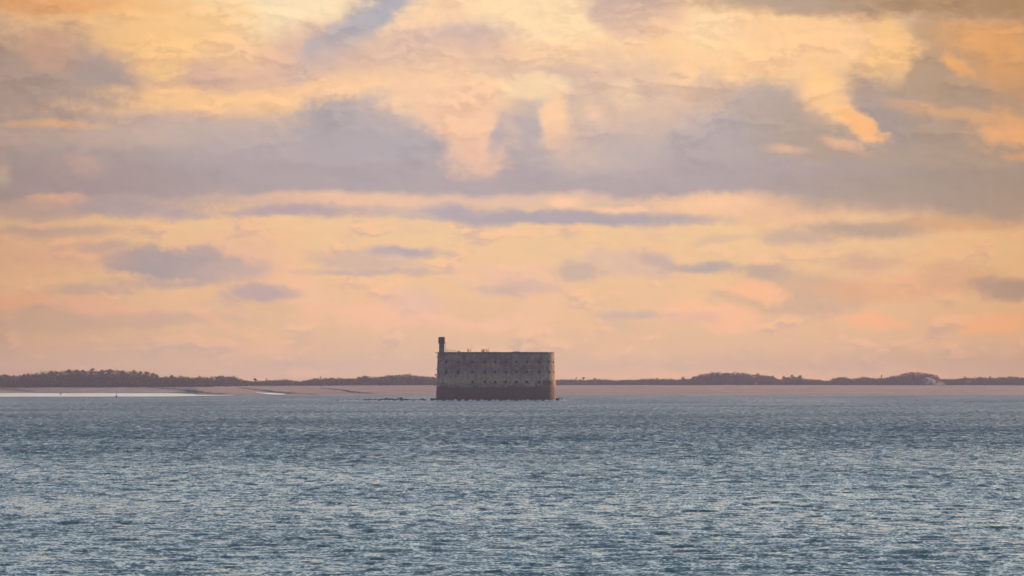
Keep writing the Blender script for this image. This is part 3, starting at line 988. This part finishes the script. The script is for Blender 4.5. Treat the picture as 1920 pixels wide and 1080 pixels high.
PINES = [
    (9, 700.8, 12, 5, 'round pine crown at the extreme left end of the wooded hill', {}),
    (45, 700.6, 12, 5, 'low broad pine second from the left end of the hill', {}),
    (98, 694.2, 16, 6, 'broad pine where the left hill begins its crest', {}),
    (130, 692.0, 10, 5, 'first of the high pines on the hill crest, left of the flat topped ones', {}),
    (144, 691.6, 14, 6, 'flat topped pine on the hill crest above the left shallows', {}),
    (156, 693.0, 5, 4, 'small pine in the notch left of the tallest hill pine', {}),
    (173, 690.0, 12, 6, 'tallest umbrella pine, poking above the hill crest', {}),
    (191, 692.0, 12, 5, 'umbrella pine just right of the tallest one on the hill', {}),
    (206, 691.2, 12, 5, 'broad pine in the middle of the hill crest, above the buoy', {}),
    (230, 693.6, 14, 5, 'wide low pine on the descending part of the hill crest', {}),
    (252, 692.8, 12, 7, 'umbrella pine with sky showing under its crown, left of a row', {}),
    (263, 695.4, 9, 6, 'second umbrella pine of the thin row on the hill shoulder', {}),
    (275, 696.0, 11, 7, 'middle umbrella pine of the thin row with sky gaps below', {}),
    (286, 698.6, 11, 7, 'fourth umbrella pine of the thin row on the hill shoulder', {}),
    (294, 701.4, 9, 6, 'last umbrella pine where the hill drops to the right', {}),
    (322, 702.8, 8, 4, 'small tufted pine in the dip right of the hill', {}),
    (340, 703.2, 14, 4, 'rounded pine on the second lower rise of the left wood', {}),
    (374, 703.6, 4, 4, 'thin pine spike on the second rise of the left wood', {'slim': True}),
    (414, 703.4, 12, 5, 'flat pine at the left side of the last rise before the low shore', {}),
    (436, 703.6, 16, 6, 'broad arched pine closing the left wood on the right', {}),
    (478, 708.8, 6, 4, 'lone small pine above the first low tree line', {}),
    (500, 708.8, 3, 4, 'narrow pine spike left of the middle tree line rise', {'slim': True}),
    (602, 705.4, 4, 4, 'narrow pine spike rising from the tree line left of the fort', {'slim': True}),
    (684, 703.2, 16, 4, 'broad crown on the rise left of the fort', {}),
    (768, 699.6, 10, 4, 'highest crown of the tree line just left of the fort', {}),
    (1080, 706.6, 3, 4, 'thin pine spike nearest to the fort on its right side', {'slim': True}),
    (1094, 706.8, 6, 4, 'small round pine second to the right of the fort', {}),
    (1115, 708.4, 4, 3, 'tiny pine third to the right of the fort', {}),
    (1232, 707.4, 12, 4, 'low flat pine halfway between the fort and the right hill', {}),
    (1281, 705.2, 9, 4, 'round pine just left of the right wooded hill', {}),
    (1300, 704.8, 10, 5, 'pine crown leaning off the left flank of the right wooded hill', {}),
    (1315, 700.2, 14, 7, 'overhanging umbrella pine at the left corner of the right wooded hill', {'lean': -2.0}),
    (1420, 698.6, 10, 5, 'crown standing at the right shoulder of the right wooded hill', {}),
    (1449, 703.4, 8, 5, 'small pine at the right foot of the right wooded hill', {}),
    (1470, 704.2, 8, 6, 'left pine of the ragged trio right of the wooded hill', {}),
    (1486, 701.4, 9, 7, 'tall middle pine of the ragged trio right of the wooded hill', {}),
    (1500, 703.0, 8, 6, 'right pine of the ragged trio right of the wooded hill', {}),
    (1584, 705.4, 14, 4, 'low round crown between the ragged trio and the domed hill', {}),
    (1620, 705.2, 12, 4, 'round crown halfway to the domed hill on the right', {}),
    (1653, 701.6, 4, 5, 'narrow spike tree left of the domed hill', {'slim': True}),
    (1675, 704.4, 10, 4, 'pine at the left foot of the domed hill', {}),
    (1810, 704.0, 6, 5, 'upright dark pine right of the domed hill', {'slim': True}),
    (1838, 705.6, 10, 4, 'rounded pine between the upright one and the right edge', {}),
    (1856, 705.0, 8, 4, 'small bushy pine near the right edge of the tree line', {}),
    (1895, 704.8, 16, 4, 'wide pine at the right end of the tree line', {}),
]
for i, (px, yt, w, h, lab, kw) in enumerate(PINES):
    pine(px, yt + 0.5, w, h, lab, seed=i, **kw)

# two small far buildings at the edge of the wood
for (px, py, w, h, lab) in [(1418, 720.5, 6, 2.2, 'tiny pale house low in front of the right wooded hill'),
                            (1816, 717.5, 9, 3.0, 'small pale house in the trees near the right edge')]:
    D = 8594.0
    mm = D / F
    root = empty('house', (wx(px, D), D, wz(py, D)))
    tag(root, lab, 'house', 'pale houses along the far shore')
    b_ = MB()
    b_.box((0, 0, h * mm / 2 - 0.5), (w * mm, 5, h * mm + 1.0))
    b_.build('wall', M['house'], root)
    r_ = MB()
    ww, hh_ = w * mm / 2 + 0.3, h * mm
    r_.add([(-ww, -2.9, hh_), (ww, -2.9, hh_), (ww, 2.9, hh_), (-ww, 2.9, hh_), (-ww, 0, hh_ + 0.9), (ww, 0, hh_ + 0.9)],
           [(0, 1, 5, 4), (3, 4, 5, 2), (0, 4, 3), (1, 2, 5), (0, 3, 2, 1)])
    r_.build('roof', M['roof'], root)

# ------------------------------------------------------------------ the fort
FD = 3709.0
PXM = F / FD
FX = wx(930, FD)
RR, HL = 15.5, 18.5
fort = empty('sea_fort', (FX, FD + RR, 0))
tag(fort, 'long oval grey stone sea fort with three rows of openings and a slim lookout tower', 'fort')


def outline(s, z, off=0.0):
    """point on the battered oval wall; s = 0 at the middle of the seaward front, growing to the right"""
    r = RR + 0.95 * (1 - z / FH) + off
    per_flat = 2 * HL
    arc = math.pi * RR
    tot = 2 * per_flat + 2 * arc
    s = (s + tot / 2) % tot - tot / 2
    sg = 1 if s >= 0 else -1
    a = abs(s)
    if a <= HL:
        return Vector((sg * a, -r, z))
    if a <= HL + arc:
        t = (a - HL) / RR
        return Vector((sg * (HL + r * math.sin(t)), -r * math.cos(t), z))
    return Vector((sg * (HL - (a - HL - arc)), r, z))


TOT = 4 * HL + 2 * math.pi * RR


def s_of(px):
    x = (px - 930) / PXM
    if abs(x) <= HL:
        return x
    return math.copysign(HL + RR * math.asin(min(0.999, (abs(x) - HL) / (RR + 0.3))), x)


WIN = []
for px in (836, 859, 886, 909, 928.4, 948.8, 968.3, 987.8, 1010.4, 1029.8):
    WIN.append((s_of(px), (751 - 678.6) / PXM, 1.5, 1.5))
    bigw = px < 870
    WIN.append((s_of(px), (751 - 697.6) / PXM, 1.8 if bigw else 1.5, 2.3 if bigw else 1.6))
    if px > 870:
        WIN.append((s_of(px), (751 - 716.4) / PXM, 1.7, 1.6))
for k, a in enumerate((1.25, 1.75, 2.25)):      # openings round the two ends, out of the photo's sight
    for sg in (-1, 1):
        for zz in (22.4, 16.5):
            WIN.append((sg * (HL + RR * a), zz, 1.5, 1.6))

sb = set(np.round(np.arange(-TOT / 2, TOT / 2 - 0.01, 1.1), 3))
zb = set([-1.5, 0.0, FH])
zb |= set(np.round(np.arange(1.0, FH, 1.0), 3))
rw = random.Random(12)
WIN = [(s, z_, w * rw.uniform(0.86, 1.14), h * rw.uniform(0.86, 1.12)) for (s, z_, w, h) in WIN]
for (s, z_, w, h) in WIN:
    sb |= {round(s - w / 2, 3), round(s + w / 2, 3)}
    zb |= {round(z_ - h / 2, 3), round(z_ + h / 2, 3)}
sb = sorted(sb)
zb = sorted(zb)
# drop plain steps that lie too close to an opening's edge
wall = MB()
ns = len(sb)
for z_ in zb:
    for s in sb:
        p = outline(s, z_)
        j = mnoise.noise(Vector((p.x * 0.7, p.y * 0.7, z_ * 0.7))) * 0.06
        if z_ == FH:
            p.z += 0.16 * mnoise.noise(Vector((s * 0.35, 1.7, 0))) + (0.3 if 9.6 < s < 13.5 else 0)
        wall.v.append((p.x, p.y + j, p.z))
for k in range(len(zb) - 1):
    for i in range(ns):
        i2 = (i + 1) % ns
        sm = (sb[i] + sb[i2]) / 2 if i2 else (sb[i] + TOT / 2) / 2
        zm = (zb[k] + zb[k + 1]) / 2
        if any(abs(sm - s) < w / 2 and abs(zm - z_) < h / 2 for (s, z_, w, h) in WIN):
            continue
        wall.f.append((k * ns + i, k * ns + i2, (k + 1) * ns + i2, (k + 1) * ns + i))
wall.build('wall', M['stone'], fort)

for (s, z_, w, h) in WIN:
    q = MB()
    cor = []
    faint = -25 < s < 29 and z_ > 14
    for off in (-0.01, -0.5 if faint else -1.6):
        for (a, c_) in ((-1, -1), (1, -1), (1, 1), (-1, 1)):
            p = outline(s + a * w / 2, z_ + c_ * h / 2, off)
            cor.append(p)
    q.add(cor, [(0, 4, 5, 1), (1, 5, 6, 2), (2, 6, 7, 3), (3, 7, 4, 0), (4, 7, 6, 5)])
    wo = q.build('embrasure', M['recess_shade'] if faint else M['dark'], fort)

# flat roof ring and the inner court
N = 96
dk = MB()
for off, zt_ in ((0.0, FH - 0.5), (-8.5, FH - 0.5), (-8.5, 2.0)):
    for i in range(N):
        p = outline(-TOT / 2 + TOT * i / N, FH, off - 0.4 if off == 0 else off)
        dk.v.append((p.x, p.y, zt_))
for k in range(2):
    for i in range(N):
        j = (i + 1) % N
        dk.f.append((k * N + i, k * N + j, (k + 1) * N + j, (k + 1) * N + i))
dk.f.append(tuple(range(2 * N, 3 * N)))
dk.build('roof_deck', M['stone'], fort)
pi_ = MB()   # inner face and top of the parapet
for off, zt_ in ((0.03, FH - 0.05), (0.16, FH - 0.35), (0.16, FH + 0.02), (-0.55, FH + 0.02), (-0.55, FH - 0.5)):
    for i in range(N):
        p = outline(-TOT / 2 + TOT * i / N, FH, off)
        zz = zt_ + (0.10 * mnoise.noise(Vector((p.x * 0.3, p.y * 0.3, 4))) if zt_ > FH else 0)
        pi_.v.append((p.x, p.y, zz))
for k in range(1, 4):
    for i in range(N):
        j = (i + 1) % N
        pi_.f.append((k * N + i, k * N + j, (k + 1) * N + j, (k + 1) * N + i))
pi_.build('coping', M['stone'], fort)

# lookout tower
tx = (827.9 - 930) / PXM
tow = MB()
tow.lathe([(1.72, FH - 0.6), (1.62, FH + 1.0), (1.56, FH + 5.6)], 18, (tx, -2.0, 0))
tower = tow.build('lookout_tower', M['stone'], fort, smooth=False)
cab = MB()
cab.lathe([(1.58, FH + 5.3), (2.02, FH + 5.9), (2.02, FH + 8.2), (2.12, FH + 8.25), (2.12, FH + 8.5), (1.3, FH + 8.9)], 18, (tx, -2.0, 0))
cab.build('lantern_room', M['iron'], tower)
bal = MB()
for k in range(18):
    t = 2 * math.pi * k / 18
    t2 = 2 * math.pi * (k + 1) / 18
    a = Vector((tx + 2.15 * math.cos(t), -2 + 2.15 * math.sin(t), FH + 5.0))
    b_ = Vector((tx + 2.15 * math.cos(t2), -2 + 2.15 * math.sin(t2), FH + 5.0))
    bal.tube(a, a + Vector((0, 0, 1.0)), 0.04)
    bal.tube(a + Vector((0, 0, 1.0)), b_ + Vector((0, 0, 1.0)), 0.04)
    bal.tube(a, b_, 0.09)
bal.build('balcony_rail', M['iron'], tower)
ld = MB()
ld.tube((tx + 2.25, -2, FH - 0.3), (tx + 1.9, -2, FH + 5.5), 0.05)
ld.tube((tx + 2.75, -2, FH - 0.3), (tx + 2.1, -2, FH + 5.5), 0.05)
for k in range(14):
    z_ = FH + 0.1 + k * 0.38
    ld.tube((tx + 2.25 - 0.35 * k / 14, -2, z_), (tx + 2.75 - 0.6 * k / 14, -2, z_), 0.03)
ld.build('ladder', M['iron'], tower)
rl = MB()
rx0 = tx + 2.6
for k in range(11):
    x_ = rx0 + k * 0.78
    h_ = 1.9 * (1 - k / 16)
    rl.tube((x_, -7.5, FH - 0.5), (x_, -7.5, FH + h_ * 0.8), 0.045)
rl.tube((rx0, -7.5, FH + 1.5), (rx0 + 7.8, -7.5, FH + 0.6), 0.06)
rl.tube((rx0, -7.5, FH + 0.8), (rx0 + 7.8, -7.5, FH + 0.3), 0.04)
rl.build('railing', M['iron'], fort)
for (z_, ext, th) in ((27.9, 1.5, 0.22), (25.5, 0.6, 0.5), (18.2, 0.6, 0.5), (14.9, 1.3, 0.6), (13.8, 0.5, 0.4), (9.1, 1.7, 0.3)):
    p = outline(-(HL + RR * math.pi / 2), z_)
    q = MB()
    q.box((p.x - ext / 2 + 0.3, 0, z_), (ext + 0.6, 2.2, th))
    q.tube((p.x - ext + 0.2, 0, z_), (p.x + 0.2, 0, z_ - min(1.4, ext)), 0.08)
    q.build('bracket', M['iron'], fort)
pl = MB()
p = outline(-(HL + RR * math.pi / 2), 0)
pl.box((p.x - 1.4, 0, 0.3), (3.6, 4.5, 1.8))
pl.box((p.x - 2.6, -1.4, 1.25), (1.0, 1.2, 0.3))
pl.build('landing_stage', M['rock'], fort)


# scrubby plants on top of the fort
def scrub(px, w, h, label, seed, n=9):
    r_ = random.Random(seed)
    rg = np.random.default_rng(seed)
    x_ = (px - 930) / PXM
    root = empty('roof_shrub', (FX + x_, FD + 4.0, FH - 0.5))
    tag(root, label, 'shrub', 'shrubs growing on top of the fort')
    st = MB()
    vs = []
    for k in range(n):
        b0 = Vector((r_.uniform(-w, w) * 0.4, r_.uniform(-0.6, 0.6), 0))
        t_ = Vector((b0.x + r_.uniform(-0.5, 0.5), b0.y + r_.uniform(-0.4, 0.4), 0.5 + h * r_.uniform(0.45, 1.0)))
        st.tube(b0, t_, 0.07, 0.03, 5)
        for q in range(3):
            e = b0.lerp(t_, 0.45 + 0.25 * q)
            vs.append(crown_tris(e.x, e.y, e.z, 0.38, 0.35, 0.3, 12, 0.12, rg, False))
    st.build('stems', M['bark'], root)
    v = np.concatenate(vs)
    o = np_mesh('foliage', v, np.arange(len(v)).reshape(-1, 3), M['weed'], tri=True)
    o.parent = root


scrub(880, 2.6, 2.3, 'scrawny shrub on the fort top, nearer to the lookout tower', 21)
scrub(906, 2.0, 2.0, 'denser low shrub on the fort top, left one of the touching pair', 22, 12)
scrub(913.5, 1.8, 2.3, 'taller spiky shrub on the fort top, farthest from the lookout tower', 23, 8)
scrub(861, 1.6, 0.7, 'tiny low tuft on the fort top at the end of the railing', 24, 6)

# ------------------------------------------------------------------ rocks round the fort
ROCKS = [(622, 3, .6), (628, 2, .5), (634, 4, .5), (645, 2, .5), (655, 5, .9), (659, 3, .8), (667, 3, .8), (671, 4, .7), (683, 4, 1.0), (688, 5, 1.3), (692, 4, 1.9),
         (697, 5, 1.2), (703, 6, 1.6), (707, 4, 1.3), (713, 5, 1.6), (718, 5, 1.9), (722, 6, 2.8), (727, 6, 2.7), (732, 6, 2.0),
         (737, 5, 1.8), (742, 4, 1.4), (747, 5, 2.9), (750.5, 5, 3.8), (754.5, 5, 2.6), (759, 4, 1.8), (763, 5, 1.8), (768, 4, 1.2),
         (774, 3, .9), (778, 3, .8), (781, 2, .8), (788, 4, 1.4), (792, 5, 2.0), (796, 3, 1.2),
         (1044, 5, 2.6), (1047.5, 5, 3.0), (1053, 3, 1.8), (1057, 2, 1.0)]
rlab = {50: 'tallest dark rock hump in the line left of the fort', 22: 'left of two broad flat rocks midway along the line left of the fort',
        }


def boulder(px, w, h, seed, label, D=None):
    D = D or FD + rnd.uniform(-4, 6)
    mm = D / F
    W_, H_ = w * mm / 2 * 1.2, h * mm * 1.45 + 0.35
    mb = MB()
    import bmesh
    bm = bmesh.new()
    bmesh.ops.create_icosphere(bm, subdivisions=3, radius=1.0)
    for v in bm.verts:
        d = mnoise.noise(v.co * 1.3 + Vector((seed * 3.1, 0, 0))) * 0.45 + mnoise.noise(v.co * 3.5 + Vector((0, seed, 0))) * 0.2
        c = v.co * (1 + d)
        v.co = Vector((c.x * W_, c.y * W_ * 0.8, c.z * H_ * 0.95))
    me = bpy.data.meshes.new('rock')
    bm.to_mesh(me)
    bm.free()
    me.materials.append(M['rock'])
    o = bpy.data.objects.new('rock', me)
    o.location = (wx(px, D), D, 0.0)
    o['label'] = label
    o['category'] = 'rock'
    COL.objects.link(o)
    return o


for i, (px, w, h) in enumerate(ROCKS):
    if px > 1000:
        lab = {1044: 'dark rock touching the right foot of the fort', 1047.5: 'larger dark rock just off the right foot of the fort',
               1053: 'small rock in the white surf right of the fort', 1057: 'tiniest rock at the outer end right of the fort'}[px]
        o = boulder(px, w, h, i, lab)
        o['group'] = 'rocks at the right foot of the fort'
        continue
    k = i - ROCKS.index((750.5, 5, 3.8))
    size = 'tiny' if h < 0.9 else ('low' if h < 1.7 else 'humped')
    words = ['', 'first', 'second', 'third', 'fourth', 'fifth', 'sixth', 'seventh', 'eighth', 'ninth', 'tenth', 'eleventh', 'twelfth', 'thirteenth',
             'fourteenth', 'fifteenth', 'sixteenth', 'seventeenth', 'eighteenth', 'nineteenth', 'twentieth', 'twenty-first', 'twenty-second', 'twenty-third']
    if k == 0:
        lab = 'tallest dark rock hump in the line left of the fort'
    elif px == 622:
        lab = 'outermost tiny rock, leftmost of the line left of the fort'
    elif k < 0:
        lab = size + ' dark rock, ' + words[-k] + ' to the left of the tallest hump'
    elif px == 796:
        lab = 'low dark rock nearest to the landing stage, last of the line'
    else:
        lab = size + ' dark rock, ' + words[k] + ' to the right of the tallest hump'
    o = boulder(px, w, h, i, lab)
    o['group'] = 'line of rocks left of the fort'


# breaking water along the rocks and the foot of the wall
def surf(px0, px1, D, h, seed, name='surf_foam', dens=1.0):
    mb = MB()
    n = max(6, int((px1 - px0) * 1.6))
    loc = Vector((wx((px0 + px1) / 2, D), D, 0))
    for i in range(n):
        px = px0 + (px1 - px0) * i / (n - 1)
        a = max(0.0, 0.55 + 1.5 * mnoise.noise(Vector((px * 0.14, seed, 0)))) * h * dens * min(1, i * 0.5, (n - 1 - i) * 0.5)
        x_ = wx(px, D) - loc.x
        dd = 1.5 * mnoise.noise(Vector((px * 0.2, seed, 5)))
        mb.v += [(x_, dd - 1.6, -0.3), (x_, dd - 0.7, a * 0.8 - 0.25), (x_, dd, a - 0.1), (x_, dd + 1.2, -0.3)]
    for i in range(n - 1):
        for j in range(3):
            a = i * 4 + j
            mb.f.append((a, a + 4, a + 5, a + 1))
    o = mb.build(name, M['foam'], smooth=True, loc=loc)
    tag(o, None, None, kind='stuff')
    o['label'] = {0: 'thin white line of surf in front of the rocks left of the fort', 1: 'thin line of foam along the foot of the fort wall',
                  2: 'bright patch of breaking foam off the right foot of the fort', 3: 'small foam-white crest standing in for a glint by the landing stage'}[seed]
    o['category'] = 'surf'
    return o


surf(640, 817, FD - 10, 0.5, 0)
surf(817, 1043, FD - 5, 0.6, 1)
surf(1048, 1064, FD - 5, 1.2, 2)
surf(813, 820, FD - 4, 0.9, 3)  # pale crest put in for the small glint of light by the landing stage

# ------------------------------------------------------------------ channel buoy
BD = 4533.0
root = empty('channel_buoy', (wx(218.5, BD), BD, 0))
tag(root, 'small dark channel buoy with a thin mast before the bright shallows', 'buoy')
q = MB()
q.lathe([(0.3, -0.6), (0.85, -0.3), (0.95, 0.6), (0.65, 1.0), (0.3, 1.2)], 16)
q.build('float', M['paint'], root, smooth=True)
q = MB()
for k in range(4):
    t = math.pi / 4 + k * math.pi / 2
    q.tube((0.45 * math.cos(t), 0.45 * math.sin(t), 0.7), (0.12 * math.cos(t), 0.12 * math.sin(t), 3.0), 0.06)
for z_ in (1.3, 2.0, 2.6):
    r_ = 0.45 - 0.33 * (z_ - 0.7) / 2.3
    for k in range(4):
        t, t2 = math.pi / 4 + k * math.pi / 2, math.pi / 4 + (k + 1) * math.pi / 2
        q.tube((r_ * math.cos(t), r_ * math.sin(t), z_), (r_ * math.cos(t2), r_ * math.sin(t2), z_), 0.04)
q.tube((0, 0, 2.9), (0, 0, 4.3), 0.06)
q.build('mast', M['iron'], root)
q = MB()
q.lathe([(0.05, 3.9), (0.22, 4.0), (0.22, 4.35), (0.05, 4.6)], 10)
q.build('topmark', M['iron'], root)

# ------------------------------------------------------------------ the air
hz = MB()
hz.box((0, 4000, 20.0), (17400, 13800, 46.0))
hm = bpy.data.materials.new('haze')
hm.use_nodes = True
hm.node_tree.nodes.clear()
H = NT(hm.node_tree)
ho = H.n('ShaderNodeOutputMaterial')
pv = H.n('ShaderNodeVolumePrincipled')
pv.inputs['Color'].default_value = (0.52, 0.62, 1.0, 1)
pv.inputs['Density'].default_value = 3.7e-5
pv.inputs['Anisotropy'].default_value = 0.0
H.put(ho.inputs['Volume'], pv.outputs[0])
hz_o = hz.build('haze', hm)
tag(hz_o, kind='stuff')
hz_o['label'] = 'thin evening haze lying over the sea and the far shore'
hz_o['category'] = 'haze'
